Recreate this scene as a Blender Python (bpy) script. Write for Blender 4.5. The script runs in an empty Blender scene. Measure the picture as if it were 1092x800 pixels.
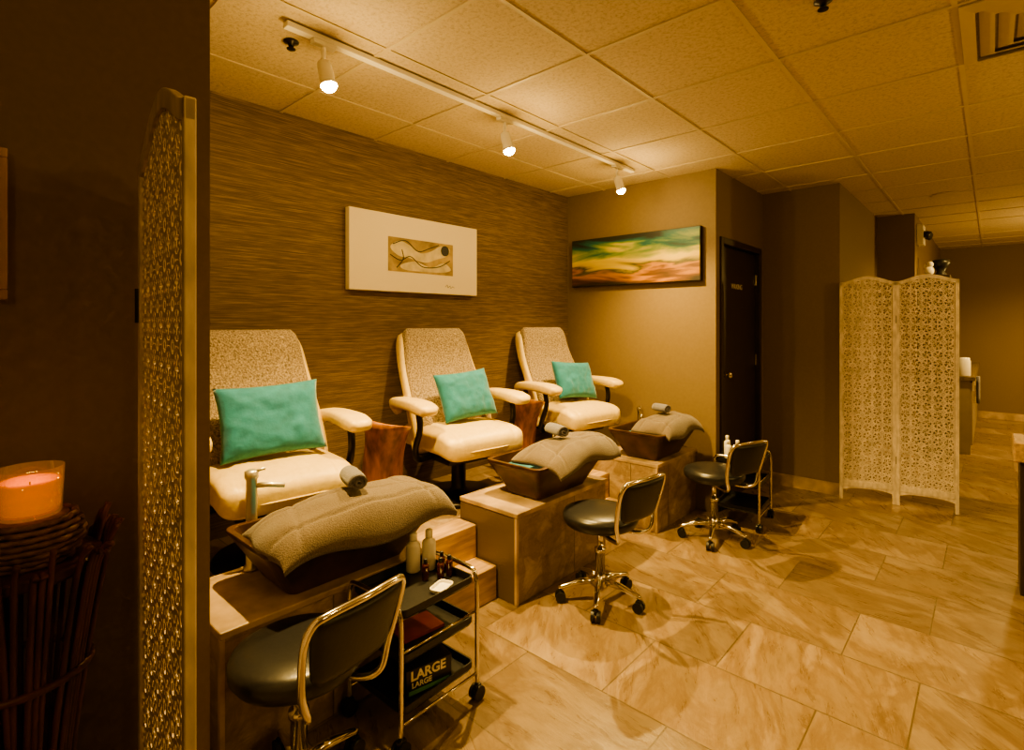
import bpy, bmesh, math, random
from mathutils import Vector, Matrix, noise
random.seed(7)
S = bpy.context.scene
COL = S.collection
pi = math.pi

# ------------------------------------------------------------ materials
def newmat(name):
    m = bpy.data.materials.new(name); m.use_nodes = True
    nt = m.node_tree; b = nt.nodes['Principled BSDF']
    return m, nt, b
def N(nt, t, **kw):
    n = nt.nodes.new(t)
    for k, v in kw.items():
        if hasattr(n, k): setattr(n, k, v)
    return n
def ramp(nt, stops):
    r = nt.nodes.new('ShaderNodeValToRGB')
    el = r.color_ramp.elements
    while len(el) < len(stops): el.new(0.5)
    for e, (p, c) in zip(el, stops):
        e.position = p; e.color = (*c, 1)
    return r
def mat(name, col, rough=0.6, metal=0.0, nscale=30, var=0.15, bump=0.1, stretch=(1,1,1), spec=0.5, coat=0, emis=None, estr=0, trans=0, bdist=0.01, sheen=0):
    m, nt, b = newmat(name)
    tc = N(nt, 'ShaderNodeTexCoord'); mp = N(nt, 'ShaderNodeMapping')
    mp.inputs['Scale'].default_value = stretch
    nz = N(nt, 'ShaderNodeTexNoise'); nz.inputs['Scale'].default_value = nscale; nz.inputs['Detail'].default_value = 5
    nt.links.new(tc.outputs['Object'], mp.inputs[0]); nt.links.new(mp.outputs[0], nz.inputs['Vector'])
    lo = tuple(max(0, c*(1-var)) for c in col); hi = tuple(min(1, c*(1+var)) for c in col)
    r = ramp(nt, [(0.3, lo), (0.7, hi)])
    nt.links.new(nz.outputs['Fac'], r.inputs[0]); nt.links.new(r.outputs[0], b.inputs['Base Color'])
    b.inputs['Roughness'].default_value = rough; b.inputs['Metallic'].default_value = metal
    b.inputs['Specular IOR Level'].default_value = spec
    b.inputs['Coat Weight'].default_value = coat
    if sheen: b.inputs['Sheen Weight'].default_value = sheen
    if bump:
        bp = N(nt, 'ShaderNodeBump'); bp.inputs['Strength'].default_value = bump; bp.inputs['Distance'].default_value = bdist
        nt.links.new(nz.outputs['Fac'], bp.inputs['Height']); nt.links.new(bp.outputs[0], b.inputs['Normal'])
    if emis:
        b.inputs['Emission Color'].default_value = (*emis, 1); b.inputs['Emission Strength'].default_value = estr
    if trans: b.inputs['Transmission Weight'].default_value = trans
    return m

M = {}
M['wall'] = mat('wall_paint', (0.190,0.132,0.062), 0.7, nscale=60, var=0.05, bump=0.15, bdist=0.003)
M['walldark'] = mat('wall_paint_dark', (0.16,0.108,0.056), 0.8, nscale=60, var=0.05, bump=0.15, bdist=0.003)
M['bar'] = mat('ceiling_bar', (0.52,0.43,0.28), 0.6, nscale=20, var=0.03, bump=0)
M['cream'] = mat('cream_leather', (0.70,0.53,0.215), 0.40, nscale=45, var=0.06, bump=0.3, bdist=0.006)
M['cover'] = mat('tweed_cover', (0.31,0.24,0.165), 0.95, nscale=120, var=0.65, bump=0.9, bdist=0.012)
M['black'] = mat('black_vinyl', (0.016,0.016,0.019), 0.32, nscale=80, var=0.2, bump=0.1, bdist=0.003)
M['blackp'] = mat('black_plastic', (0.012,0.012,0.014), 0.4, nscale=80, var=0.2, bump=0.05)
M['chrome'] = mat('chrome', (0.75,0.72,0.66), 0.13, 1.0, nscale=10, var=0.03, bump=0)
M['brushed'] = mat('brushed_metal', (0.72,0.68,0.60), 0.36, 0.85, nscale=60, var=0.08, bump=0.02, stretch=(1,1,0.1))
M['darkmetal'] = mat('dark_metal', (0.03,0.025,0.02), 0.35, 0.7, nscale=20, var=0.1, bump=0)
M['teal'] = mat('teal_velvet', (0.010,0.175,0.27), 0.8, nscale=22, var=0.18, bump=0.5, bdist=0.01, sheen=0.3)
M['towel'] = mat('taupe_terry', (0.128,0.098,0.074), 0.97, nscale=230, var=0.30, bump=0.8, bdist=0.005, sheen=0.25)
M['roll'] = mat('grey_terry', (0.15,0.145,0.17), 0.95, nscale=240, var=0.3, bump=0.8, bdist=0.005, sheen=0.3)
M['copper'] = mat('bronze_bowl', (0.06,0.028,0.016), 0.35, 0.2, nscale=12, var=0.5, bump=0.15)
M['white'] = mat('white_enamel', (0.8,0.77,0.70), 0.4, nscale=20, var=0.03, bump=0)
M['whitepl'] = mat('white_plastic', (0.82,0.78,0.70), 0.35, nscale=20, var=0.03, bump=0)
M['door'] = mat('dark_door', (0.036,0.022,0.012), 0.4, nscale=8, var=0.25, bump=0.05, stretch=(6,6,0.6))
M['stump'] = mat('curved_wood', (0.26,0.10,0.030), 0.40, nscale=9, var=0.6, bump=0.15, stretch=(3,3,0.6))
M['stepwood'] = mat('step_wood_tile', (0.44,0.29,0.13), 0.42, nscale=7, var=0.45, bump=0.15, stretch=(5,0.6,5))
M['carved'] = mat('carved_wood', (0.60,0.51,0.39), 0.7, nscale=40, var=0.25, bump=0.3, stretch=(1,1,0.4), bdist=0.003)
M['carvednear'] = mat('carved_wood_weathered', (0.56,0.46,0.36), 0.75, nscale=40, var=0.22, bump=0.3, stretch=(1,1,0.4), bdist=0.003, spec=0.25)
M['twig'] = mat('twig_wood', (0.13,0.040,0.018), 0.38, nscale=25, var=0.5, bump=0.3, stretch=(1,1,0.2))
M['wicker'] = mat('wicker', (0.20,0.10,0.04), 0.5, nscale=50, var=0.5, bump=0.4)
M['wax'] = mat('candle_wax', (0.62,0.27,0.03), 0.5, nscale=10, var=0.05, bump=0, emis=(1.0,0.43,0.005), estr=0.34)
M['bulb'] = mat('bulb', (1,0.8,0.5), 0.5, bump=0, emis=(1.0,0.74,0.32), estr=600)
M['framewood'] = mat('frame_wood', (0.40,0.24,0.10), 0.5, nscale=20, var=0.3, bump=0.1, stretch=(1,1,0.2))
M['deskwood'] = mat('desk_wood', (0.42,0.28,0.14), 0.45, nscale=14, var=0.3, bump=0.05, stretch=(4,0.5,4))
M['cabinet'] = mat('cabinet_paint', (0.30,0.24,0.17), 0.45, nscale=14, var=0.05, bump=0.02)
M['stonetop'] = mat('stone_worktop', (0.16,0.12,0.08), 0.25, nscale=60, var=0.4, bump=0)
M['pinkred'] = mat('red_print', (0.25,0.04,0.04), 0.4, bump=0)
M['green'] = mat('green_print', (0.08,0.22,0.06), 0.4, bump=0)
M['polish'] = mat('nail_polish', (0.06,0.01,0.012), 0.12, nscale=10, var=0.1, bump=0, coat=1)
M['clearb'] = mat('amber_bottle', (0.35,0.18,0.06), 0.15, nscale=10, var=0.1, bump=0)
M['canvas'] = mat('cream_canvas', (0.76,0.65,0.45), 0.75, nscale=200, var=0.04, bump=0.2, bdist=0.002)
M['sketchbg'] = mat('tan_paint', (0.33,0.23,0.09), 0.6, nscale=9, var=0.5, bump=0.2)
M['sketchlight'] = mat('pale_paint', (0.55,0.45,0.25), 0.6, nscale=12, var=0.25, bump=0.2)
M['ink'] = mat('ink', (0.015,0.012,0.01), 0.5, bump=0)
M['artedge'] = mat('canvas_edge_dark', (0.02,0.014,0.01), 0.6, bump=0)
M['throat'] = mat('duct_grey', (0.30,0.24,0.16), 0.7, bump=0)
M['book'] = mat('paper_white', (0.7,0.64,0.52), 0.6, bump=0)
M['grout'] = mat('plinth_tile', (0.40,0.29,0.175), 0.42, nscale=7, var=0.45, bump=0.1)

m, nt, b = newmat('amber_glass')
tr = N(nt,'ShaderNodeBsdfTransparent'); tr.inputs[0].default_value=(1.0,0.72,0.30,1)
gl = N(nt,'ShaderNodeBsdfGlossy'); gl.inputs['Roughness'].default_value=0.05; gl.inputs[0].default_value=(1,0.8,0.5,1)
lw = N(nt,'ShaderNodeLayerWeight'); lw.inputs[0].default_value=0.30
em = N(nt,'ShaderNodeEmission'); em.inputs[0].default_value=(1.0,0.45,0.01,1); em.inputs[1].default_value=0.07
ads = N(nt,'ShaderNodeAddShader')
mx = N(nt,'ShaderNodeMixShader'); nt.links.new(lw.outputs['Facing'], mx.inputs[0]); nt.links.new(tr.outputs[0], mx.inputs[1]); nt.links.new(gl.outputs[0], mx.inputs[2])
nt.links.new(mx.outputs[0], ads.inputs[0]); nt.links.new(em.outputs[0], ads.inputs[1])
nt.links.new(ads.outputs[0], nt.nodes['Material Output'].inputs[0]); M['glass']=m

m, nt, b = newmat('grasscloth')
tc=N(nt,'ShaderNodeTexCoord')
mp=N(nt,'ShaderNodeMapping'); mp.inputs['Scale'].default_value=(1,1.8,170)
nz=N(nt,'ShaderNodeTexNoise'); nz.inputs['Scale'].default_value=1.8; nz.inputs['Detail'].default_value=5; nz.inputs['Roughness'].default_value=0.6
nt.links.new(tc.outputs['Object'],mp.inputs[0]); nt.links.new(mp.outputs[0],nz.inputs['Vector'])
mp2=N(nt,'ShaderNodeMapping'); mp2.inputs['Scale'].default_value=(1,6,60)
n2=N(nt,'ShaderNodeTexNoise'); n2.inputs['Scale'].default_value=1.5; n2.inputs['Detail'].default_value=4
nt.links.new(tc.outputs['Object'],mp2.inputs[0]); nt.links.new(mp2.outputs[0],n2.inputs['Vector'])
mm=N(nt,'ShaderNodeMath',operation='MULTIPLY_ADD'); mm.inputs[1].default_value=0.30; nt.links.new(n2.outputs['Fac'],mm.inputs[0])
ms2=N(nt,'ShaderNodeMath',operation='MULTIPLY'); ms2.inputs[1].default_value=0.70; nt.links.new(nz.outputs['Fac'],ms2.inputs[0]); nt.links.new(ms2.outputs[0],mm.inputs[2])
r=ramp(nt,[(0.32,(0.062,0.038,0.017)),(0.45,(0.120,0.077,0.037)),(0.54,(0.165,0.108,0.053)),(0.68,(0.285,0.195,0.098))])
nt.links.new(mm.outputs[0],r.inputs[0])
nt.links.new(r.outputs[0],b.inputs['Base Color'])
bp=N(nt,'ShaderNodeBump'); bp.inputs['Strength'].default_value=0.5; bp.inputs['Distance'].default_value=0.006
nt.links.new(mm.outputs[0],bp.inputs['Height']); nt.links.new(bp.outputs[0],b.inputs['Normal'])
b.inputs['Roughness'].default_value=0.75
M['grass']=m

m, nt, b = newmat('ceiling_tile')
tc=N(nt,'ShaderNodeTexCoord')
nz=N(nt,'ShaderNodeTexNoise'); nz.inputs['Scale'].default_value=55; nz.inputs['Detail'].default_value=8; nz.inputs['Roughness'].default_value=0.8
nt.links.new(tc.outputs['Object'],nz.inputs['Vector'])
r=ramp(nt,[(0.32,(0.34,0.27,0.17)),(0.5,(0.55,0.45,0.30)),(0.7,(0.62,0.51,0.35))])
nt.links.new(nz.outputs['Fac'],r.inputs[0]); nt.links.new(r.outputs[0],b.inputs['Base Color'])
bp=N(nt,'ShaderNodeBump'); bp.inputs['Strength'].default_value=0.6; bp.inputs['Distance'].default_value=0.008
nt.links.new(nz.outputs['Fac'],bp.inputs['Height']); nt.links.new(bp.outputs[0],b.inputs['Normal'])
b.inputs['Roughness'].default_value=0.9
M['ceil']=m

def stone(name, bw, bh, off, stops, shift=(0,0,0), tilevar=(0.74,1.18), mort=(0.12,0.085,0.05), nsc=1.5, rot=0.55, ms=0.0035, ani=(1.0,2.2,1.5), rough=(0.20,0.38), vein=0.27, vani=(2.0,9.0,3.0)):
    m, nt, b = newmat(name)
    tc=N(nt,'ShaderNodeTexCoord'); L=nt.links.new
    mp0=N(nt,'ShaderNodeMapping'); mp0.inputs['Location'].default_value=shift
    L(tc.outputs['Object'],mp0.inputs[0])
    br=N(nt,'ShaderNodeTexBrick'); br.offset=off; br.offset_frequency=2
    br.inputs['Color1'].default_value=(0,0,0,1); br.inputs['Color2'].default_value=(1,1,1,1); br.inputs['Mortar'].default_value=(0.5,0.5,0.5,1)
    br.inputs['Scale'].default_value=1; br.inputs['Mortar Size'].default_value=ms; br.inputs['Mortar Smooth'].default_value=0.1
    br.inputs['Brick Width'].default_value=bw; br.inputs['Row Height'].default_value=bh
    L(mp0.outputs[0],br.inputs['Vector'])
    sc=N(nt,'ShaderNodeVectorMath',operation='SCALE'); sc.inputs['Scale'].default_value=37.0
    L(br.outputs['Color'],sc.inputs[0])
    ad=N(nt,'ShaderNodeVectorMath',operation='ADD'); L(mp0.outputs[0],ad.inputs[0]); L(sc.outputs[0],ad.inputs[1])
    ra=N(nt,'ShaderNodeMath',operation='MULTIPLY'); ra.inputs[1].default_value=1.4; L(br.outputs['Color'],ra.inputs[0])
    vr=N(nt,'ShaderNodeVectorRotate',rotation_type='Z_AXIS'); L(ad.outputs[0],vr.inputs['Vector']); L(ra.outputs[0],vr.inputs['Angle'])
    mp=N(nt,'ShaderNodeMapping'); mp.inputs['Rotation'].default_value=(0,0,rot); mp.inputs['Scale'].default_value=ani
    L(vr.outputs[0],mp.inputs[0])
    nz=N(nt,'ShaderNodeTexNoise'); nz.inputs['Scale'].default_value=nsc; nz.inputs['Detail'].default_value=11; nz.inputs['Roughness'].default_value=0.64; nz.inputs['Distortion'].default_value=0.5
    L(mp.outputs[0],nz.inputs['Vector'])
    r=ramp(nt,stops)
    L(nz.outputs['Fac'],r.inputs[0])
    mpv=N(nt,'ShaderNodeMapping'); mpv.inputs['Rotation'].default_value=(0,0,rot); mpv.inputs['Scale'].default_value=vani
    L(vr.outputs[0],mpv.inputs[0])
    nv=N(nt,'ShaderNodeTexNoise'); nv.inputs['Scale'].default_value=2.0; nv.inputs['Detail'].default_value=9; nv.inputs['Roughness'].default_value=0.7; nv.inputs['Distortion'].default_value=0.5
    L(mpv.outputs[0],nv.inputs['Vector'])
    rv=ramp(nt,[(0.30,(0.45,0.37,0.29)),(0.46,(0.90,0.87,0.83)),(0.53,(1.0,1.0,1.0)),(0.70,(1.28,1.26,1.22))])
    L(nv.outputs['Fac'],rv.inputs[0])
    mv=N(nt,'ShaderNodeMix',data_type='RGBA',blend_type='MULTIPLY'); mv.inputs[0].default_value=vein*2; L(r.outputs[0],mv.inputs[6]); L(rv.outputs[0],mv.inputs[7])
    mr=N(nt,'ShaderNodeMapRange'); mr.inputs['To Min'].default_value=tilevar[0]; mr.inputs['To Max'].default_value=tilevar[1]
    L(br.outputs['Color'],mr.inputs['Value'])
    hs=N(nt,'ShaderNodeHueSaturation'); L(mr.outputs[0],hs.inputs['Value']); L(mv.outputs[2],hs.inputs['Color'])
    mix=N(nt,'ShaderNodeMix',data_type='RGBA'); L(br.outputs['Fac'],mix.inputs[0]); L(hs.outputs[0],mix.inputs[6]); mix.inputs[7].default_value=(*mort,1)
    L(mix.outputs[2],b.inputs['Base Color'])
    rr=N(nt,'ShaderNodeMapRange'); rr.inputs['To Min'].default_value=rough[0]; rr.inputs['To Max'].default_value=rough[1]
    L(nv.outputs['Fac'],rr.inputs['Value']); L(rr.outputs[0],b.inputs['Roughness'])
    su=N(nt,'ShaderNodeMath',operation='MULTIPLY_ADD'); su.inputs[1].default_value=-1.3; L(br.outputs['Fac'],su.inputs[0]); L(nv.outputs['Fac'],su.inputs[2])
    bp=N(nt,'ShaderNodeBump'); bp.inputs['Strength'].default_value=0.35; bp.inputs['Distance'].default_value=0.006
    L(su.outputs[0],bp.inputs['Height']); L(bp.outputs[0],b.inputs['Normal'])
    return m
M['floor']=stone('floor_stone_tile',0.64,0.44,0.42,[(0.28,(0.150,0.102,0.060)),(0.42,(0.235,0.169,0.104)),(0.49,(0.190,0.127,0.072)),(0.56,(0.265,0.193,0.122)),(0.70,(0.325,0.248,0.160)),(0.82,(0.22,0.155,0.093))],shift=(0.21,0.0,0),mort=(0.115,0.082,0.050),ms=0.0030,nsc=1.9)
M['box']=stone('plinth_stone_tile',0.42,0.50,0.0,[(0.25,(0.17,0.12,0.072)),(0.42,(0.31,0.225,0.14)),(0.5,(0.25,0.175,0.105)),(0.62,(0.42,0.32,0.21)),(0.8,(0.30,0.215,0.13))],shift=(0.2,0,0),tilevar=(0.93,1.07),nsc=4.5,rot=0.5,ms=0.003,rough=(0.35,0.5),ani=(1,1.3,1.3),vani=(3,3,9),vein=0.3)

m, nt, b = newmat('abstract_painting')
L=nt.links.new
tc=N(nt,'ShaderNodeTexCoord'); sp=N(nt,'ShaderNodeSeparateXYZ'); L(tc.outputs['Generated'],sp.inputs[0])
mp=N(nt,'ShaderNodeMapping'); mp.inputs['Scale'].default_value=(1.5,1,2.6); mp.inputs['Rotation'].default_value=(0,0.30,0); mp.inputs['Location'].default_value=(3.1,0,1.7); L(tc.outputs['Generated'],mp.inputs[0])
nz=N(nt,'ShaderNodeTexNoise'); nz.inputs['Scale'].default_value=1.2; nz.inputs['Detail'].default_value=5.0; nz.inputs['Distortion'].default_value=0.8; L(mp.outputs[0],nz.inputs['Vector'])
ma=N(nt,'ShaderNodeMath',operation='MULTIPLY_ADD'); ma.inputs[1].default_value=1.0; L(nz.outputs['Fac'],ma.inputs[0])
mb=N(nt,'ShaderNodeMath',operation='SUBTRACT'); L(sp.outputs['Z'],mb.inputs[0]); mb.inputs[1].default_value=0.50; L(mb.outputs[0],ma.inputs[2])
r=ramp(nt,[(0.03,(0.02,0.014,0.009)),(0.18,(0.12,0.045,0.010)),(0.27,(0.40,0.17,0.015)),(0.35,(0.06,0.06,0.025)),(0.46,(0.58,0.40,0.035)),(0.60,(0.66,0.50,0.06)),(0.70,(0.20,0.27,0.07)),(0.80,(0.015,0.11,0.09)),(0.93,(0.02,0.022,0.016))])
L(ma.outputs[0],r.inputs[0]); L(r.outputs[0],b.inputs['Base Color'])
b.inputs['Roughness'].default_value=0.5
M['abstract']=m

# ------------------------------------------------------------ mesh helpers
def obj(name, bm=None, material=None, parent=None, smooth=False, loc=None, label=None, cat=None, kind=None, group=None, bevel=0, solid=0, rot=None, subsurf=0):
    if bm is None:
        o = bpy.data.objects.new(name, None); o.empty_display_size = 0.1
    else:
        me = bpy.data.meshes.new(name)
        bmesh.ops.recalc_face_normals(bm, faces=bm.faces[:])
        bm.to_mesh(me); bm.free()
        if smooth:
            for p in me.polygons: p.use_smooth = True
        o = bpy.data.objects.new(name, me)
        if material: me.materials.append(M[material] if isinstance(material, str) else material)
    COL.objects.link(o)
    if parent: o.parent = parent
    if loc is not None: o.location = loc
    if rot is not None: o.rotation_euler = rot
    if label: o['label'] = label
    if cat: o['category'] = cat
    if kind: o['kind'] = kind
    if group: o['group'] = group
    if bevel:
        md = o.modifiers.new('bevel','BEVEL'); md.width = bevel; md.segments = 2; md.limit_method='ANGLE'
    if solid:
        md = o.modifiers.new('solid','SOLIDIFY'); md.thickness = solid; md.offset = 0
    return o
def addbox(bm, x0,x1,y0,y1,z0,z1, mtx=None, bev=0):
    r = bmesh.ops.create_cube(bm, size=1)
    vs = r['verts']
    for v in vs:
        v.co = Vector(((x0+x1)/2+v.co.x*(x1-x0),(y0+y1)/2+v.co.y*(y1-y0),(z0+z1)/2+v.co.z*(z1-z0)))
    if bev:
        es = list({e for v in vs for e in v.link_edges})
        rr = bmesh.ops.bevel(bm, geom=es, offset=bev, segments=2, affect='EDGES', profile=0.5)
        vs = list({v for f in rr['faces'] for v in f.verts} | {v for v in vs if v.is_valid})
    if mtx is not None:
        for v in vs: v.co = mtx @ v.co
    return vs
def B(x0,x1,y0,y1,z0,z1, bev=0, mtx=None):
    bm = bmesh.new(); addbox(bm,x0,x1,y0,y1,z0,z1,mtx,bev); return bm
def tube(bm, pts, r, seg=10, closed=False, cap=True):
    pts=[Vector(p) for p in pts]; n=len(pts)
    rs = r if isinstance(r,(list,tuple)) else [r]*n
    rings=[]; up=None
    for i,p in enumerate(pts):
        if closed: t=(pts[(i+1)%n]-pts[i-1])
        else: t=(pts[min(i+1,n-1)]-pts[max(i-1,0)])
        t.normalize()
        if up is None:
            up = Vector((0,0,1)) if abs(t.z)<0.9 else Vector((1,0,0))
        a = up - t*up.dot(t)
        if a.length<1e-5: a = t.orthogonal()
        a.normalize(); up=a; b_=t.cross(a)
        rings.append([bm.verts.new(p+(a*math.cos(2*pi*k/seg)+b_*math.sin(2*pi*k/seg))*rs[min(i,len(rs)-1)]) for k in range(seg)])
    m=n if closed else n-1
    for i in range(m):
        A=rings[i];C=rings[(i+1)%n]
        for k in range(seg):
            bm.faces.new((A[k],A[(k+1)%seg],C[(k+1)%seg],C[k]))
    if cap and not closed:
        bm.faces.new(rings[0]); bm.faces.new(rings[-1])
def cr(pts, sub=6, closed=False):
    P=[Vector(p) for p in pts]; out=[]; n=len(P)
    rng = range(n) if closed else range(n-1)
    for i in rng:
        p0=P[i-1] if (closed or i>0) else P[0]; p1=P[i]; p2=P[(i+1)%n]; p3=P[(i+2)%n] if (closed or i+2<n) else P[-1]
        for k in range(sub):
            t=k/sub
            out.append(0.5*((2*p1)+(-p0+p2)*t+(2*p0-5*p1+4*p2-p3)*t*t+(-p0+3*p1-3*p2+p3)*t**3))
    if not closed: out.append(P[-1])
    return out
def lathe(bm, prof, c=(0,0,0), seg=24, wob=None):
    rings=[]
    for r,z in prof:
        ring=[]
        for k in range(seg):
            a=2*pi*k/seg
            rr=r*(wob(a,z) if wob else 1)
            ring.append(bm.verts.new((c[0]+rr*math.cos(a),c[1]+rr*math.sin(a),c[2]+z)))
        rings.append(ring)
    for i in range(len(rings)-1):
        A,C=rings[i],rings[i+1]
        for k in range(seg): bm.faces.new((A[k],A[(k+1)%seg],C[(k+1)%seg],C[k]))
    bm.faces.new(rings[0]); bm.faces.new(rings[-1])
def cyl(bm,p0,p1,r,seg=16,r1=None):
    tube(bm,[p0,p1],[r,r if r1 is None else r1],seg)
def sq(bm, c, s, e1=0.35, e2=0.35, nu=28, nv=16, f=None):
    def pw(a,e): return math.copysign(abs(a)**e,a)
    rings=[]
    for j in range(1,nv):
        ph=-pi/2+pi*j/nv
        ring=[]
        for i in range(nu):
            th=2*pi*i/nu
            p=Vector((pw(math.cos(ph),e1)*pw(math.cos(th),e2), pw(math.cos(ph),e1)*pw(math.sin(th),e2), pw(math.sin(ph),e1)))
            q=Vector((p.x*s[0],p.y*s[1],p.z*s[2]))
            if f: q=f(q,p)
            ring.append(bm.verts.new(q+Vector(c)))
        rings.append(ring)
    for j in range(len(rings)-1):
        for i in range(nu):
            bm.faces.new((rings[j][i],rings[j][(i+1)%nu],rings[j+1][(i+1)%nu],rings[j+1][i]))
    for ring in (rings[0],rings[-1]):
        cpt=sum((v.co for v in ring),Vector())/nu
        cv=bm.verts.new(cpt)
        for i in range(nu): bm.faces.new((ring[i],ring[(i+1)%nu],cv))
def rrect(hx,hy,rad,z,c=(0,0),n=5):
    out=[]
    for (sx,sy,a0) in ((1,1,0),(-1,1,pi/2),(-1,-1,pi),(1,-1,1.5*pi)):
        for k in range(n+1):
            a=a0+pi/2*k/n
            out.append(Vector((c[0]+sx*(hx-rad)+rad*math.cos(a),c[1]+sy*(hy-rad)+rad*math.sin(a),z)))
    return out
def loft(bm, loops, cap=(True,True)):
    R=[[bm.verts.new(p) for p in l] for l in loops]; n=len(R[0])
    for i in range(len(R)-1):
        for k in range(n): bm.faces.new((R[i][k],R[i][(k+1)%n],R[i+1][(k+1)%n],R[i+1][k]))
    if cap[0]: bm.faces.new(R[0])
    if cap[1]: bm.faces.new(R[-1])
def dup(o, parent=None):
    c=o.copy(); COL.objects.link(c)
    if parent is not None: c.parent=parent
    for ch in list(o.children): dup(ch,c)
    return c
def text(name, body, size, material, parent=None, loc=(0,0,0), rot=(0,0,0), ext=0.0006, bold=0):
    cu=bpy.data.curves.new(name,'FONT'); cu.body=body; cu.size=size; cu.extrude=ext; cu.align_x='CENTER'; cu.align_y='CENTER'; cu.offset=bold
    t=bpy.data.objects.new(name,cu); COL.objects.link(t)
    bpy.context.view_layer.update()
    me=bpy.data.meshes.new_from_object(t.evaluated_get(bpy.context.evaluated_depsgraph_get()))
    bpy.data.objects.remove(t)
    o=bpy.data.objects.new(name,me); COL.objects.link(o); me.materials.clear(); me.materials.append(M[material])
    o.parent=parent; o.location=loc; o.rotation_euler=rot
    return o

# ------------------------------------------------------------ room
H=2.58; WX=-2.89; DX=-1.53; PY=3.975
def struct(name,bm,m,label,bevel=0):
    return obj(name,bm,m,kind='structure',label=label,cat='room',bevel=bevel)
struct('floor',B(-3.2,3.4,-3.2,10.9,-0.1,0),'floor','tan veined stone tile floor in running rows')
struct('ceiling',B(-3.2,3.4,-3.2,10.9,H,H+0.1),'ceil','dropped ceiling of textured mineral tiles')
struct('wall_left',B(WX-0.12,WX,0.39,PY+0.12,0,H),'grass','brown grasscloth wallpaper wall along the recliners')
struct('wall_alcove_end',B(WX,DX-0.12,PY,PY+0.12,0,H),'wall','taupe painted end wall of the chair alcove')
struct('wall_alcove_return',B(WX,DX-0.12,0.39,0.51,0,H),'wall','taupe painted return wall of the alcove')
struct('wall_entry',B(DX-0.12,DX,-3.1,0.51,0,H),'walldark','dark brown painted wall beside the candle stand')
bm=bmesh.new()
addbox(bm,DX-0.12,DX,PY,4.07,0,H); addbox(bm,DX-0.12,DX,4.07,4.985,2.06,H); addbox(bm,DX-0.12,DX,4.985,5.19,0,H)
struct('wall_door',bm,'wall','taupe painted wall around the dark door')
struct('wall_recess',B(DX,-0.93,5.07,5.19,0,H),'wall','taupe painted wall beside the door')
struct('wall_passage',B(-1.05,-0.93,5.19,7.12,0,H),'wall','taupe painted passage wall beside the folding screen')
struct('wall_jog',B(-0.93,-0.6,7.0,7.12,0,H),'wall','taupe painted short wall in the passage')
struct('wall_passage_far',B(-0.72,-0.6,7.12,10.7,0,H),'wall','taupe painted wall along the rear room')
struct('wall_back',B(-0.72,3.2,10.7,10.82,0,H),'wall','taupe painted wall at the end of the room')
struct('wall_right',B(3.2,3.32,-3.1,10.82,0,H),'wall','taupe painted side wall')
struct('wall_rear',B(DX-0.12,3.32,-3.2,-3.08,0,H),'wall','taupe painted wall by the entrance')
bm=bmesh.new()
x=-1.3-0.6*3
while x<3.2:
    addbox(bm,x-0.009,x+0.009,-3.05,10.7,H-0.005,H+0.002); x+=0.6
y=1.92-0.6*8
while y<10.7:
    addbox(bm,-2.89,3.2,y-0.009,y+0.009,H-0.006,H+0.002); y+=0.6
struct('trim_1',bm,'bar','pale metal grid bars of the dropped ceiling')
struct('baseboard_recess',B(DX,-0.93,5.055,5.07,0,0.10),'grout','tan stone tile baseboard')
struct('baseboard_passage',B(-0.93,-0.915,5.055,7.0,0,0.10),'grout','tan stone tile baseboard')
struct('baseboard_jog',B(-0.915,-0.6,6.985,7.0,0,0.10),'grout','tan stone tile baseboard')
struct('baseboard_back',B(-0.6,3.2,10.685,10.7,0,0.10),'grout','tan stone tile baseboard')
struct('baseboard_entry',B(DX,DX+0.015,-3.0,0.51,0,0.10),'door','dark painted baseboard')
d=obj('door_1',B(DX-0.075,DX-0.03,4.105,4.95,0.005,2.025),'door',kind='structure',label='dark brown flush door with small lettering',cat='door',bevel=0.003)
bm=bmesh.new()
addbox(bm,DX-0.03-0.004,DX+0.014,4.05,4.10,0,2.08); addbox(bm,DX-0.034,DX+0.014,4.955,5.0,0,2.08); addbox(bm,DX-0.034,DX+0.014,4.10,4.955,2.03,2.08)
struct('trim_2',bm,'door','dark brown door frame',bevel=0.004)
bm=bmesh.new(); cyl(bm,(0,0,0),(0.008,0,0),0.03,20); cyl(bm,(0.008,0,0),(0.04,0,0),0.009,12); sq(bm,(0.055,0,0),(0.02,0.026,0.026),1,1,16,10)
obj('door_knob',bm,'chrome',parent=d,smooth=True,loc=(DX-0.03,4.19,1.02))
for hz in (0.3,1.1,1.8):
    bm=bmesh.new(); cyl(bm,(0,0,-0.045),(0,0,0.045),0.009,10); obj('hinge',bm,'chrome',parent=d,loc=(DX-0.022,4.945,hz))
text('door_lettering','WAXING',0.06,'white',parent=d,loc=(DX-0.0295,4.5,1.72),rot=(pi/2,0,pi/2))

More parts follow.
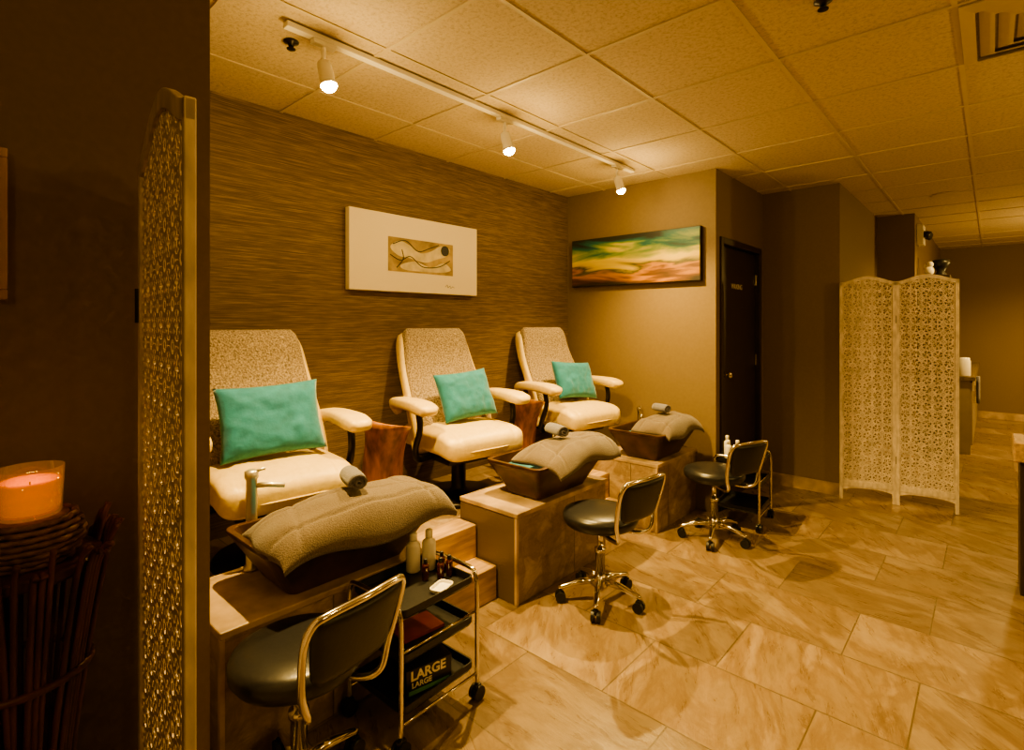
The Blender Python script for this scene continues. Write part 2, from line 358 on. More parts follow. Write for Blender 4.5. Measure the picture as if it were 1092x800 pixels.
# ------------------------------------------------------------ deck, steps, plinths
obj('platform',B(WX+0.002,-2.19,0.512,PY-0.002,0.0,0.34),M['box'],label='raised stone tiled platform under the chairs',cat='platform',bevel=0.006)
for i,(a,b_) in enumerate(((1.478,1.992),(2.838,3.322))):
    bm=bmesh.new(); addbox(bm,-2.188,-1.90,a,b_,0,0.17); addbox(bm,-2.188,-2.05,a,b_,0.17,0.345)
    obj('steps',bm,'stepwood',label='two wooden look tiled steps between foot bath plinths',cat='steps',bevel=0.005,group='platform steps')
plinths=[(0.62,1.47,-1.77),(2.0,2.83,-1.77),(3.33,3.965,-1.68)]
for (a,b_,xf) in plinths:
    o=obj('foot_bath_plinth',B(-2.188,xf,a,b_,0,0.44),M['box'],label='stone tiled plinth carrying a foot bath',cat='plinth',bevel=0.004,group='foot bath plinths')
    obj('plinth_top',B(-2.188,xf+0.008,a-0.004,b_+0.004,0.44,0.465),'grout',parent=o,bevel=0.004)
    bm=bmesh.new()
    addbox(bm,xf-0.012,xf+0.005,a-0.004,a+0.012,0.0,0.439)
    obj('corner_trim',bm,'grout',parent=o,bevel=0.002,label='pale tile corner edge')
PT=0.465
def basin(cy,hy,x0,x1,lab):
    cx=(x0+x1)/2; hx=(x1-x0)/2
    bm=bmesh.new()
    loops=[rrect(hx*0.55,hy*0.66,0.03,0,(0,0)),rrect(hx*0.60,hy*0.72,0.035,0.025),rrect(hx*0.97,hy*0.97,0.04,0.175),rrect(hx,hy,0.045,0.185),rrect(hx,hy,0.045,0.20),
           rrect(hx-0.022,hy-0.022,0.035,0.20),rrect(hx*0.74,hy*0.78,0.03,0.09),rrect(hx*0.55,hy*0.6,0.03,0.03)]
    loft(bm,loops)
    root=obj('foot_bath',None,loc=(cx,cy,PT+0.001),label=lab,cat='foot bath',group='foot baths')
    obj('bowl',bm,'copper',parent=root,smooth=False,bevel=0.003)
    bm=bmesh.new()
    loft(bm,[rrect(hx*0.70,hy*0.74,0.03,0.095),rrect(hx*0.74,hy*0.78,0.032,0.115),rrect(hx*0.80,hy*0.82,0.035,0.150),rrect(hx*0.77,hy*0.80,0.033,0.148),rrect(hx*0.70,hy*0.73,0.03,0.12)])
    obj('teal_liner',bm,'teal',parent=root,smooth=True,label='teal liner inside the bowl')
    return root
basin(1.105,0.36,-2.11,-1.73,'dark bronze rectangular foot bath bowl with tall faucet')
basin(2.44,0.33,-2.11,-1.72,'dark bronze rectangular foot bath bowl with teal liner')
basin(3.60,0.30,-2.06,-1.63,'dark bronze rectangular foot bath bowl by the end wall')
TZ0=PT+0.001+0.2
def towel(cx,cy,L,W,rotz,seed,lab,top=0.12,peak=0.15):
    bm=bmesh.new(); nu,nv=96,60; G=[];U=[]
    for i in range(nu+1):
        s=-1+2*i/nu; u=math.copysign(math.sin(abs(s)*pi/2),s)
        row=[];urow=[]
        for j in range(nv+1):
            t=-1+2*j/nv; v=math.copysign(math.sin(abs(t)*pi/2),t)
            ku=max(0,1-abs(u)**8)**0.5; kv=max(0,1-abs(v)**3.0)**0.55
            k=ku*kv
            sag=0.036*(u-peak)**2
            zz=(top-sag)*k
            zz+=k*(0.018*noise.noise(Vector((u*1.7+seed,v*1.1,seed)))+0.009*noise.noise(Vector((u*4+seed,v*2.2,1.2))))
            zz-=0.016*k*math.exp(-((v-0.52-0.10*math.sin(u*2+seed))/0.035)**2)
            zz-=0.012*k*math.exp(-((v+0.15-0.40*u)/0.035)**2)
            zz-=0.012*k*math.exp(-((u-0.62-0.12*v)/0.018)**2)
            zz-=0.010*k*math.exp(-((u+0.66+0.15*v)/0.020)**2)
            e=max(abs(u),abs(v))**6
            x=v*W/2*(1+0.05*math.sin(u*5+seed)*e)
            y=u*L/2*(1+0.03*math.sin(v*4+seed)*e)
            drop=-0.048*max(0,v)**6*(0.70+0.30*math.sin(u*4+seed)) - 0.018*abs(u)**8
            row.append(bm.verts.new((x,y,zz+drop+0.016)))
            urow.append(bm.verts.new((x*0.985,y*0.985,drop*1.0+0.0)))
        G.append(row);U.append(urow)
    for i in range(nu):
        for j in range(nv):
            bm.faces.new((G[i][j],G[i+1][j],G[i+1][j+1],G[i][j+1]))
            bm.faces.new((U[i][j],U[i][j+1],U[i+1][j+1],U[i+1][j]))
    for i in range(nu):
        bm.faces.new((G[i][0],U[i][0],U[i+1][0],G[i+1][0])); bm.faces.new((G[i][nv],G[i+1][nv],U[i+1][nv],U[i][nv]))
    for j in range(nv):
        bm.faces.new((G[0][j],G[0][j+1],U[0][j+1],U[0][j])); bm.faces.new((G[nu][j],U[nu][j],U[nu][j+1],G[nu][j+1]))
    return obj('draped_towel',bm,'towel',smooth=True,loc=(cx,cy,TZ0+0.001),rot=(0,0,rotz),label=lab,cat='towel',group='towels over the foot baths')
towel(-1.81,1.125,0.74,0.33,-0.02,1.3,'thick taupe towel draped over the foot bath with tall faucet',0.098)
towel(-1.82,2.52,0.64,0.33,0.03,5.1,'thick taupe towel draped over a bronze foot bath with teal liner',0.083)
towel(-1.75,3.63,0.54,0.31,0.0,9.4,'thick taupe towel draped over the foot bath by the end wall',0.078)
def roll(loc,rz,lab,r=0.036,l=0.14,m='roll'):
    bm=bmesh.new(); pts=[]; ns=90; nl=10
    for k in range(ns):
        a=k/ns*2*pi*2.6; rr=0.005+(r-0.005)*k/(ns-1)
        pts.append((rr*math.cos(a)*1.08,rr*math.sin(a)*0.94,k/(ns-1)))
    G=[]
    for i in range(nl+1):
        t=-1+2*i/nl
        sq_=1-0.10*abs(t)**4
        G.append([bm.verts.new((l/2*t*(1+0.05*math.sin(p[2]*9)),p[0]*sq_,p[1]*sq_)) for p in pts])
    for i in range(nl):
        for k in range(ns-1): bm.faces.new((G[i][k],G[i][k+1],G[i+1][k+1],G[i+1][k]))
    return obj('rolled_towel',bm,m,smooth=True,loc=loc,rot=(0,0,rz),solid=0.0095,label=lab,cat='towel',group='rolled face cloths')
roll((-1.83,1.12,TZ0+0.158),-0.3,'small rolled grey cloth resting on a draped towel',0.034,0.145)
roll((-1.85,2.44,TZ0+0.143),-0.35,'small rolled grey cloth resting on a draped towel')
roll((-1.79,3.62,TZ0+0.136),-0.3,'small rolled grey cloth resting on a draped towel',0.032,0.12)
def faucet(x,y,h,dirx,diry,lab,sp=0.15,stout=False):
    root=obj('faucet',None,loc=(x,y,PT+0.001),label=lab,cat='faucet',group='foot bath faucets')
    k=1.5 if stout else 1.0; mt='brushed' if stout else 'chrome'
    bm=bmesh.new(); lathe(bm,[(0.020*k,0),(0.020*k,0.012),(0.014*k,0.02),(0.014*k,h-0.03),(0.017*k,h-0.025),(0.017*k,h),(0.010*k,h+0.006)],seg=20)
    obj('post',bm,mt,parent=root,smooth=True)
    bm=bmesh.new()
    if stout: tube(bm,[(0,0,h-0.055),(dirx*sp*0.5,diry*sp*0.5,h-0.055),(dirx*sp,diry*sp,h-0.060)],[0.011,0.010,0.010],12)
    else: tube(bm,cr([(0,0,h-0.05),(dirx*sp*0.4,diry*sp*0.4,h-0.03),(dirx*sp*0.87,diry*sp*0.87,h-0.045),(dirx*sp,diry*sp,h-0.075)]),0.008,10)
    obj('spout',bm,mt,parent=root,smooth=True)
    bm=bmesh.new(); cyl(bm,(0,0,h-0.004),(dirx*0.06,diry*0.05,h+0.010),0.006,8); obj('lever',bm,mt,parent=root,smooth=True)
faucet(-2.135,0.86,0.38,0.55,0.75,'stout brushed metal faucet on the stone plinth',0.13,True)
faucet(-2.14,2.80,0.30,0.5,-0.8,'chrome faucet at the corner of a foot bath',0.12)
faucet(-2.14,3.93,0.27,0.6,-0.8,'chrome faucet beside the end wall',0.12)

# ------------------------------------------------------------ recliners
AY=0.345
def sweep(bm, pts, ws, hs, seg=24, e=0.55):
    pts=[Vector(p) for p in pts]; n=len(pts); rings=[]
    for i,p in enumerate(pts):
        t=(pts[min(i+1,n-1)]-pts[max(i-1,0)]).normalized()
        sd=Vector((0,1,0)); sd=(sd-t*sd.dot(t)).normalized(); nr=t.cross(sd)
        ring=[]
        for k in range(seg):
            a=2*pi*k/seg; c_,s_=math.cos(a),math.sin(a)
            c_=math.copysign(abs(c_)**e,c_); s_=math.copysign(abs(s_)**e,s_)
            ring.append(bm.verts.new(p+sd*c_*ws[i]+nr*s_*hs[i]))
        rings.append(ring)
    for i in range(n-1):
        for k in range(seg): bm.faces.new((rings[i][k],rings[i][(k+1)%seg],rings[i+1][(k+1)%seg],rings[i+1][k]))
    bm.faces.new(rings[0]); bm.faces.new(rings[-1])
def interp(vals, n):
    out=[]; m_=len(vals)-1
    for i in range(n):
        t=i/(n-1)*m_; k=min(int(t),m_-1); f=t-k
        out.append(vals[k]*(1-f)+vals[k+1]*f)
    return out
def recliner():
    root=obj('recliner_chair',None)
    bm=bmesh.new(); lathe(bm,[(0.24,0),(0.245,0.012),(0.23,0.03),(0.06,0.045),(0.045,0.06),(0.045,0.2),(0.07,0.26)],seg=32)
    obj('swivel_base',bm,'darkmetal',parent=root,smooth=True)
    bm=bmesh.new(); addbox(bm,-0.2,0.2,-0.2,0.2,0.255,0.31,bev=0.01)
    for s in (-1,1):
        tube(bm,cr([(0.0,s*0.2,0.28),(0.02,s*0.30,0.28),(0.07,s*AY,0.36),(0.12,s*AY,0.48),(0.10,s*AY,0.590)]),0.018,10)
    obj('support_frame',bm,'darkmetal',parent=root,smooth=True,label='black support frame')
    def fs(q,p):
        z=q.z
        if q.x>0.12: z-= (q.x-0.12)**2*1.2
        if p.z>0:
            z+=0.014*(1-p.x**2)*(1-p.y**2)-0.018*math.exp(-((q.x+0.05)/0.012)**2)-0.008*math.exp(-((abs(q.y)-0.20)/0.011)**2)
            z+=0.008*noise.noise(Vector((q.x*11,q.y*9,3)))
        return Vector((q.x,q.y,z))
    bm=bmesh.new(); sq(bm,(0.04,0,0.390),(0.29,0.285,0.075),0.42,0.22,96,30,fs)
    obj('seat_cushion',bm,'cream',parent=root,smooth=True,label='creased cream leather seat cushion')
    bm=bmesh.new(); tube(bm,cr([(0.30,-0.245,0.353),(0.329,-0.12,0.353),(0.329,0.12,0.353),(0.30,0.245,0.353)]),0.004,6)
    obj('seat_piping',bm,'cream',parent=root,smooth=True)
    def xc_(T): return -0.065-0.262*T+0.022*math.sin(T*pi*2)
    def back(bm,off,thick,wid,z0,z1,bul=0,wing=0,rnd=0.12):
        loops=[]; n=30
        for i in range(n+1):
            t=i/n; zz=z0+(z1-z0)*t
            T=max(0.0,(zz-0.33)/0.72)
            e=min(1,max(0.03,1-abs(2*t-1)**9))
            et=max(0.0,1-max(0,(t-0.84)/0.16)**2.5)
            hw=(0.292-0.048*T**1.4+0.010*math.sin(T*pi))*wid*(1-rnd+rnd*et**0.5)
            th=thick*(e**0.5)*(1+bul*math.sin(T*pi*2.4))
            Lp=rrect(th,hw,min(th,hw)*0.8,0,(0,0),6)
            loops.append([Vector((p.x+xc_(T)+off+wing*abs(p.y/hw)**4*(1-T*0.5),p.y,zz-(p.x)*0.3)) for p in Lp])
        loft(bm,loops)
    bm=bmesh.new(); back(bm,-0.020,0.058,1.02,0.30,1.015,0,0.045)
    obj('back_shell',bm,'cream',parent=root,smooth=True,label='curved cream leather back shell')
    bm=bmesh.new(); back(bm,0.030,0.044,0.935,0.40,1.045,0.16,0.010)
    obj('back_cover',bm,'cover',parent=root,smooth=True,label='nubby grey beige fabric back cover')
    for s in (-1,1):
        P=cr([(-0.235,s*(AY-0.055),0.520),(-0.225,s*(AY-0.035),0.566),(-0.17,s*(AY-0.010),0.598),(-0.07,s*AY,0.609),(0.06,s*AY,0.609),(0.15,s*AY,0.603),(0.218,s*AY,0.592),(0.243,s*AY,0.580)],6)
        n=len(P); W_=interp([0.022,0.038,0.048,0.056,0.062,0.066,0.059,0.026],n); H_=interp([0.016,0.028,0.031,0.032,0.034,0.036,0.031,0.010],n)
        bm=bmesh.new(); sweep(bm,P,W_,H_)
        obj('armrest',bm,'cream',parent=root,smooth=True,label='broad cream leather armrest joined to the back')
    return root
ch=recliner()
pos=[(-2.480,1.08,-0.10),(-2.480,2.255,-0.14),(-2.480,3.41,-0.14)]
labs=['cream leather recliner with tweed cover and teal pillow','cream leather recliner with tweed cover under the canvas','cream leather recliner with tweed cover by the end wall']
for i,(x,y,rz) in enumerate(pos):
    c=ch if i==0 else dup(ch)
    c.location=(x,y,0.341); c.rotation_euler=(0,0,rz)
    c['label']=labs[i]; c['category']='chair'; c['group']='pedicure recliners'
def pillow(loc,rot,lab,w=0.22,h=0.19,t=0.065,seed=0):
    bm=bmesh.new(); n=28; F=[]
    for side in (1,-1):
        g=[]
        for i in range(n+1):
            row=[]
            for j in range(n+1):
                u=-1+2*i/n; v=-1+2*j/n
                k=((1-u**4)*(1-v**4))**0.55 if abs(u)<1 and abs(v)<1 else 0
                pin=1-0.07*(1-u*u)*abs(v)**3; pin2=1-0.07*(1-v*v)*abs(u)**3
                wr=(0.010*noise.noise(Vector((u*3+seed,v*3,side)))+0.006*noise.noise(Vector((u*7+seed,v*5,side))))*k
                if side==-1 and (i in(0,n) or j in (0,n)): row.append(F[i][j]); continue
                row.append(bm.verts.new((side*t*k+wr,u*w*pin2,v*h*pin)))
            g.append(row)
        if side==1: F=g
        for i in range(n):
            for j in range(n):
                try: bm.faces.new((g[i][j],g[i+1][j],g[i+1][j+1],g[i][j+1]))
                except ValueError: pass
    return obj('throw_pillow',bm,'teal',smooth=True,loc=loc,rot=rot,label=lab,cat='pillow',group='teal throw pillows')
pillow((-2.435,1.07,0.985),(0.04,-0.37,-0.20),'teal velvet pillow leaning against the tweed chair back',0.225,0.168,t=0.055,seed=1)
pillow((-2.430,2.27,0.978),(0.07,-0.42,-0.2),'teal velvet pillow leaning in the recliner under the canvas',0.192,0.154,t=0.055,seed=4)
pillow((-2.430,3.43,0.978),(-0.08,-0.42,-0.18),'teal velvet pillow leaning in the recliner by the end wall',0.198,0.152,t=0.055,seed=8)
def curved_panel(x,y,h,w,rz,lab):
    bm=bmesh.new(); nz_,na=16,20; rows=[]
    for i in range(nz_+1):
        t=i/nz_; z=h*t
        ww=w*(0.62+0.10*math.sin(t*pi*2.0-1.0)+0.36*t**2.5); lean=0.09*t*t-0.05*math.sin(t*pi)
        r=[]
        for side in (1,-1):
            for k in range(na+1):
                s=-1+2*k/na
                if side==-1: s=-s
                a=s*1.15
                R=0.5*ww/math.sin(1.15); rad=R+side*0.014
                top=-0.03*s*t**4
                r.append(bm.verts.new((rad*math.cos(a)-R+lean,rad*math.sin(a),z+top)))
        rows.append(r)
    n=len(rows[0])
    for i in range(nz_):
        for k in range(n): bm.faces.new((rows[i][k],rows[i][(k+1)%n],rows[i+1][(k+1)%n],rows[i+1][k]))
    for r in (rows[0],rows[-1]):
        for k in range(na): bm.faces.new((r[k],r[k+1],r[n-2-k],r[n-1-k]))
    obj('curved_wood_panel',bm,'stump',smooth=True,loc=(x,y,0.341),rot=(0,0,rz),label=lab,cat='wood panel',group='curved wooden side panels')
curved_panel(-2.38,1.655,0.555,0.26,-0.35,'reddish curved wooden panel standing between two recliners')
curved_panel(-2.40,2.835,0.555,0.24,-0.35,'reddish curved wooden panel beside the end recliner')

# ------------------------------------------------------------ stools
def stool():
    root=obj('rolling_stool',None)
    bm=bmesh.new(); lathe(bm,[(0.05,0.395),(0.165,0.395),(0.178,0.402),(0.190,0.42),(0.192,0.44),(0.186,0.456),(0.16,0.468),(0.09,0.475),(0.01,0.476)],seg=48)
    obj('seat',bm,'black',parent=root,smooth=True,label='round black vinyl padded seat')
    bm=bmesh.new(); lathe(bm,[(0.024,0.10),(0.024,0.25),(0.030,0.252),(0.030,0.27),(0.015,0.272),(0.015,0.35),(0.03,0.355),(0.05,0.39)],seg=20)
    obj('gas_column',bm,'chrome',parent=root,smooth=True,label='chrome gas lift column')
    bm=bmesh.new(); addbox(bm,-0.09,0.09,-0.07,0.07,0.375,0.394,bev=0.003); cyl(bm,(0.0,0.05,0.375),(0.02,0.2,0.36),0.005,8); sq(bm,(0.022,0.21,0.36),(0.012,0.022,0.01),0.8,0.8,12,8)
    obj('lift_mechanism',bm,'blackp',parent=root)
    bm=bmesh.new(); lathe(bm,[(0.03,0.075),(0.04,0.08),(0.04,0.115),(0.028,0.13),(0.024,0.14)],seg=20)
    obj('base_hub',bm,'chrome',parent=root,smooth=True)
    for k in range(5):
        a=2*pi*k/5+0.3; c,s_=math.cos(a),math.sin(a)
        bm=bmesh.new(); tube(bm,[(0.03*c,0.03*s_,0.105),(0.11*c,0.11*s_,0.10),(0.20*c,0.20*s_,0.075),(0.215*c,0.215*s_,0.07)],[0.019,0.016,0.012,0.01],10)
        obj('leg',bm,'chrome',parent=root,smooth=True)
        px,py=0.205*c,0.205*s_; tx,ty=-s_,c
        cs=obj('caster',None,parent=root,loc=(px,py,0))
        bm=bmesh.new(); cyl(bm,(0,0,0.04),(0,0,0.075),0.006,8); addbox(bm,-0.012,0.012,-0.012,0.012,0.035,0.058,bev=0.003); obj('caster_stem',bm,'blackp',parent=cs)
        bm=bmesh.new()
        cyl(bm,(-tx*0.022,-ty*0.022,0.026),(-tx*0.006,-ty*0.006,0.026),0.026,20)
        cyl(bm,(tx*0.006,ty*0.006,0.026),(tx*0.022,ty*0.022,0.026),0.026,20)
        obj('caster_wheel',bm,'blackp',parent=cs)
    def bx(y,z=0.45): return 0.205-0.9*y*y+0.28*max(0,z-0.45)
    P=[(0.02,-0.06,0.385),(0.15,-0.085,0.375),(0.215,-0.12,0.40)]
    for (yy,zz) in ((-0.145,0.48),(-0.162,0.61),(-0.150,0.672),(-0.112,0.688),(0,0.694),(0.112,0.688),(0.150,0.672),(0.162,0.61),(0.145,0.48)):
        P.append((bx(yy,zz)+0.03,yy,zz))
    P+=[(0.215,0.12,0.40),(0.15,0.085,0.375),(0.02,0.06,0.385)]
    bm=bmesh.new(); tube(bm,cr(P,7),0.0105,12)
    obj('back_tube',bm,'chrome',parent=root,smooth=True,label='bent chrome tube loop')
    bm=bmesh.new(); nz_,ny=14,18; front=[];rear=[]
    for i in range(nz_+1):
        t=i/nz_; z=0.485+t*0.195
        hw=0.120+0.035*t**0.8
        if t<0.15: hw*=0.86+0.14*(t/0.15)**0.5
        if t>0.85: hw*=0.90+0.10*((1-t)/0.15)**0.5
        fr_=[];rr_=[]
        for j in range(ny+1):
            s=-1+2*j/ny; y=s*hw
            pad=0.018*((1-s**6)*(1-(2*t-1)**6))**0.5 if abs(s)<1 and 0<t<1 else 0
            fr_.append(bm.verts.new((bx(y,z)+0.03-0.006-pad,y,z))); rr_.append(bm.verts.new((bx(y,z)+0.03+0.006+pad*0.6,y,z)))
        front.append(fr_);rear.append(rr_)
    for i in range(nz_):
        for j in range(ny):
            bm.faces.new((front[i][j],front[i][j+1],front[i+1][j+1],front[i+1][j])); bm.faces.new((rear[i][j],rear[i+1][j],rear[i+1][j+1],rear[i][j+1]))
        bm.faces.new((front[i][0],front[i+1][0],rear[i+1][0],rear[i][0])); bm.faces.new((front[i][ny],rear[i][ny],rear[i+1][ny],front[i+1][ny]))
    for j in range(ny):
        bm.faces.new((front[0][j],rear[0][j],rear[0][j+1],front[0][j+1])); bm.faces.new((front[nz_][j],front[nz_][j+1],rear[nz_][j+1],rear[nz_][j]))
    obj('backrest',bm,'blackp',parent=root,label='solid black padded backrest',smooth=True)
    return root
st=stool()
sp=[(-1.535,0.755,0.14,'black stool with chrome loop back beside the trolley'),(-1.49,2.33,-0.15,'black rolling stool with five-star chrome base'),(-1.36,3.50,-0.35,'black rolling stool with chrome base by the door')]
for i,(x,y,rz,lab) in enumerate(sp):
    c=st if i==0 else dup(st)
    c.location=(x,y,0.001); c.rotation_euler=(0,0,rz); c['label']=lab; c['category']='stool'; c['group']='rolling pedicure stools'

# ------------------------------------------------------------ trolleys
def trolley():
    root=obj('supply_trolley',None)
    hx,hy,h=0.150,0.172,0.50
    for nm,z in (('tray',0.435),('shelf',0.285),('shelf',0.115)):
        bm=bmesh.new()
        loft(bm,[rrect(hx-0.012,hy-0.012,0.02,z),rrect(hx-0.004,hy-0.004,0.022,z+0.012),rrect(hx-0.004,hy-0.004,0.022,z+0.034),rrect(hx-0.010,hy-0.010,0.018,z+0.034),rrect(hx-0.012,hy-0.012,0.018,z+0.008)])
        obj(nm,bm,'blackp',parent=root)
    bm=bmesh.new()
    for s in (-1,1):
        y=s*(hy+0.006)
        tube(bm,cr([(-hx,y,0.055),(-hx,y,0.2),(-hx,y,0.40),(-hx+0.01,y,0.468),(-hx+0.05,y,0.488),(hx-0.05,y,0.488),(hx-0.01,y,0.468),(hx,y,0.40),(hx,y,0.2),(hx,y,0.055)],6),0.0085,10)
    for x in (-hx,hx):
        cyl(bm,(x,-hy,0.100),(x,hy,0.100),0.005,8)
        cyl(bm,(x,-hy,0.335),(x,hy,0.335),0.004,8)
    obj('tube_frame',bm,'chrome',parent=root,smooth=True,label='chrome tube frame')
    for sx in (-1,1):
        for sy in (-1,1):
            bm=bmesh.new(); x,y=sx*hx,sy*(hy+0.006)
            cyl(bm,(x-0.018,y,0.027),(x-0.005,y,0.027),0.027,20); cyl(bm,(x+0.005,y,0.027),(x+0.018,y,0.027),0.027,20); cyl(bm,(x,y,0.03),(x,y,0.065),0.007,8); addbox(bm,x-0.01,x+0.01,y-0.016,y+0.016,0.036,0.058,bev=0.003)
            obj('caster',bm,'blackp',parent=root)
    return root
t1=trolley(); t1.location=(-1.590,1.225,0.001); t1.rotation_euler=(0,0,0.03)
t1['label']='black three-tier trolley with chrome frame beside a stool'; t1['category']='trolley'; t1['group']='supply trolleys'
t2=dup(t1); t2.location=(-1.335,3.97,0.001); t2.rotation_euler=(0,0,0.08); t2['label']='black trolley with white bottles by the door'
TZ=0.001+0.444
def bottle(x,y,z,r,h,m='whitepl',capm='whitepl',lab='',grp='bottles on the trolley'):
    root=obj('bottle',None,loc=(x,y,z),label=lab,cat='bottle',group=grp)
    bm=bmesh.new(); lathe(bm,[(r*0.92,0),(r,0.004),(r,h*0.66),(r*0.93,h*0.72),(r*0.5,h*0.78),(r*0.42,h*0.80)],seg=20); obj('bottle_body',bm,m,parent=root,smooth=True)
    bm=bmesh.new(); lathe(bm,[(r*0.55,h*0.80),(r*0.55,h*0.97),(r*0.45,h)],seg=16)
    obj('bottle_cap',bm,capm,parent=root,smooth=True)
bottle(-1.695,1.30,TZ,0.028,0.150,lab='white lotion bottle on the trolley')
bottle(-1.665,1.355,TZ,0.027,0.155,lab='white lotion bottle on the trolley')
for (px,py,mm) in ((-1.60,1.285,'polish'),(-1.565,1.33,'polish'),(-1.605,1.370,'polish'),(-1.56,1.370,'polish')):
    bottle(px,py,TZ,0.014,0.080,m=mm,capm='blackp',lab='small nail polish bottle with black cap',grp='nail polish bottles')
bm=bmesh.new(); loft(bm,[rrect(0.025,0.04,0.012,0),rrect(0.03,0.045,0.018,0.014),rrect(0.026,0.041,0.015,0.014),rrect(0.023,0.038,0.012,0.005)])
obj('white_dish',bm,'white',loc=(-1.50,1.28,TZ),rot=(0,0,0.3),label='small white oval dish on the trolley',cat='dish')
z2=0.001+0.2945
zb=0.001+0.1245
gb=obj('glove_box',B(-0.055,0.055,-0.09,0.09,0,0.095),'blackp',loc=(-1.53,1.215,zb),rot=(0,0,-0.20),label='dark tilted box with white lettering and green stripe',cat='box',bevel=0.003)
text('printed_size','LARGE',0.046,'book',parent=gb,loc=(0.0555,-0.004,0.070),rot=(pi/2,0,pi/2),ext=0.0004,bold=0.0014)
text('printed_size','LARGE',0.026,'book',parent=gb,loc=(0.0555,-0.030,0.038),rot=(pi/2,0,pi/2),ext=0.0004,bold=0.0006)
obj('label_patch',B(0.052,0.0562,-0.080,0.080,0.008,0.022),'green',parent=gb)
obj('magazine',B(-0.06,0.06,-0.085,0.085,0,0.010),'pinkred',loc=(-1.58,1.225,z2),rot=(0,0,-0.1),label='dark red covered booklet on the trolley shelf',cat='booklet')
obj('folded_cloth',B(-0.035,0.035,-0.05,0.05,0,0.035,0.01),'book',loc=(-1.675,1.24,z2),label='white folded cloth on the trolley shelf',cat='cloth')
bottle(-1.40,3.87,TZ,0.023,0.14,lab='white lotion bottle on the trolley by the door')
bottle(-1.35,3.91,TZ,0.023,0.14,lab='white lotion bottle on the trolley by the door')
bottle(-1.43,3.93,TZ,0.022,0.16,lab='white lotion bottle on the trolley by the door')
bottle(-1.28,4.02,TZ,0.02,0.10,m='clearb',lab='amber bottle on the trolley by the door')

# ------------------------------------------------------------ carved screens
PW=0.38
def mktop(base,hump):
    def topz(x):
        u=min(1,abs(x)/(PW/2)); return base+hump*(0.5+0.5*math.cos(pi*u))**0.8
    return topz
def fld(x,z):
    p=0.11; R=0.05
    i=round(x/p); j=round((z-0.1)/p); dx=x-i*p; dz=(z-0.1)-j*p
    r=math.hypot(dx,dz); th=math.atan2(dz,dx); sg=1 if (i+j)%2 else -1
    v=0.0040-abs(r-R)
    v=max(v,0.0042-abs(r-(0.027+0.011*math.cos(6*th+i*1.7+j))))
    v=max(v,0.009-r)
    v=max(v,min(0.0036-abs(math.sin(2.5*th+sg*34*r+j))*r*0.5, R-r, r-0.012))
    dx2=abs(dx)-p/2; dz2=abs(dz)-p/2; r2=math.hypot(dx2,dz2); th2=math.atan2(dz2,dx2)
    v=max(v,0.0038-abs(r2-0.03)); v=max(v,0.0038-abs(r2-(0.015+0.009*math.cos(4*th2))))
    q=abs(abs(dx)-abs(dz)); v=max(v,min(0.0034-q*0.7, 0.078-r, r-0.048))
    return v
def fld2(x,z):
    p=0.095; R=0.041
    i=round(x/p); j=round((z-0.1)/p); dx=x-i*p; dz=(z-0.1)-j*p
    r=math.hypot(dx,dz); th=math.atan2(dz,dx)
    v=0.0045-abs(r-R); v=max(v,0.0045-abs(r-(0.020+0.008*math.cos(4*th))))
    v=max(v,min(0.0035-abs(math.sin(2*th+pi/2))*r*0.5, R-r, r-0.022))
    dx2=abs(dx)-p/2; dz2=abs(dz)-p/2; r2=math.hypot(dx2,dz2)
    v=max(v,0.0045-abs(r2-0.023)); v=max(v,0.008-r2)
    return v
def carved_mesh(F,st_,sc,stile,topz):
    x0=-PW/2+stile-0.002; x1=-x0; z0=0.145; z1=1.80
    nx=int((x1-x0)/st_); nz_=int((z1-z0)/st_)
    def val(i,j):
        x=x0+i*st_; z=z0+j*st_
        return min(F(x/sc,z/sc)*sc+0.0003, topz(x)-0.028-z+0.004)
    G=[[val(i,j) for j in range(nz_+1)] for i in range(nx+1)]
    verts=[];faces=[];vd={}
    def gv(key,co):
        if key not in vd: vd[key]=len(verts); verts.append(co)
        return vd[key]
    for i in range(nx):
        for j in range(nz_):
            cs=[(i,j),(i+1,j),(i+1,j+1),(i,j+1)]; vs=[G[a][b] for a,b in cs]
            if max(vs)<=0: continue
            poly=[]
            for k in range(4):
                a=cs[k]; b2=cs[(k+1)%4]; va=vs[k]; vb=vs[(k+1)%4]
                if va>0: poly.append(gv(a,(x0+a[0]*st_,0,z0+a[1]*st_)))
                if (va>0)!=(vb>0):
                    t=va/(va-vb); key=(a,b2) if a<b2 else (b2,a)
                    poly.append(gv(key,(x0+(a[0]+(b2[0]-a[0])*t)*st_,0,z0+(a[1]+(b2[1]-a[1])*t)*st_)))
            if len(poly)>=3: faces.append(poly)
    me=bpy.data.meshes.new('carved_fretwork'); me.from_pydata(verts,[],faces); me.validate(); me.update()
    return me
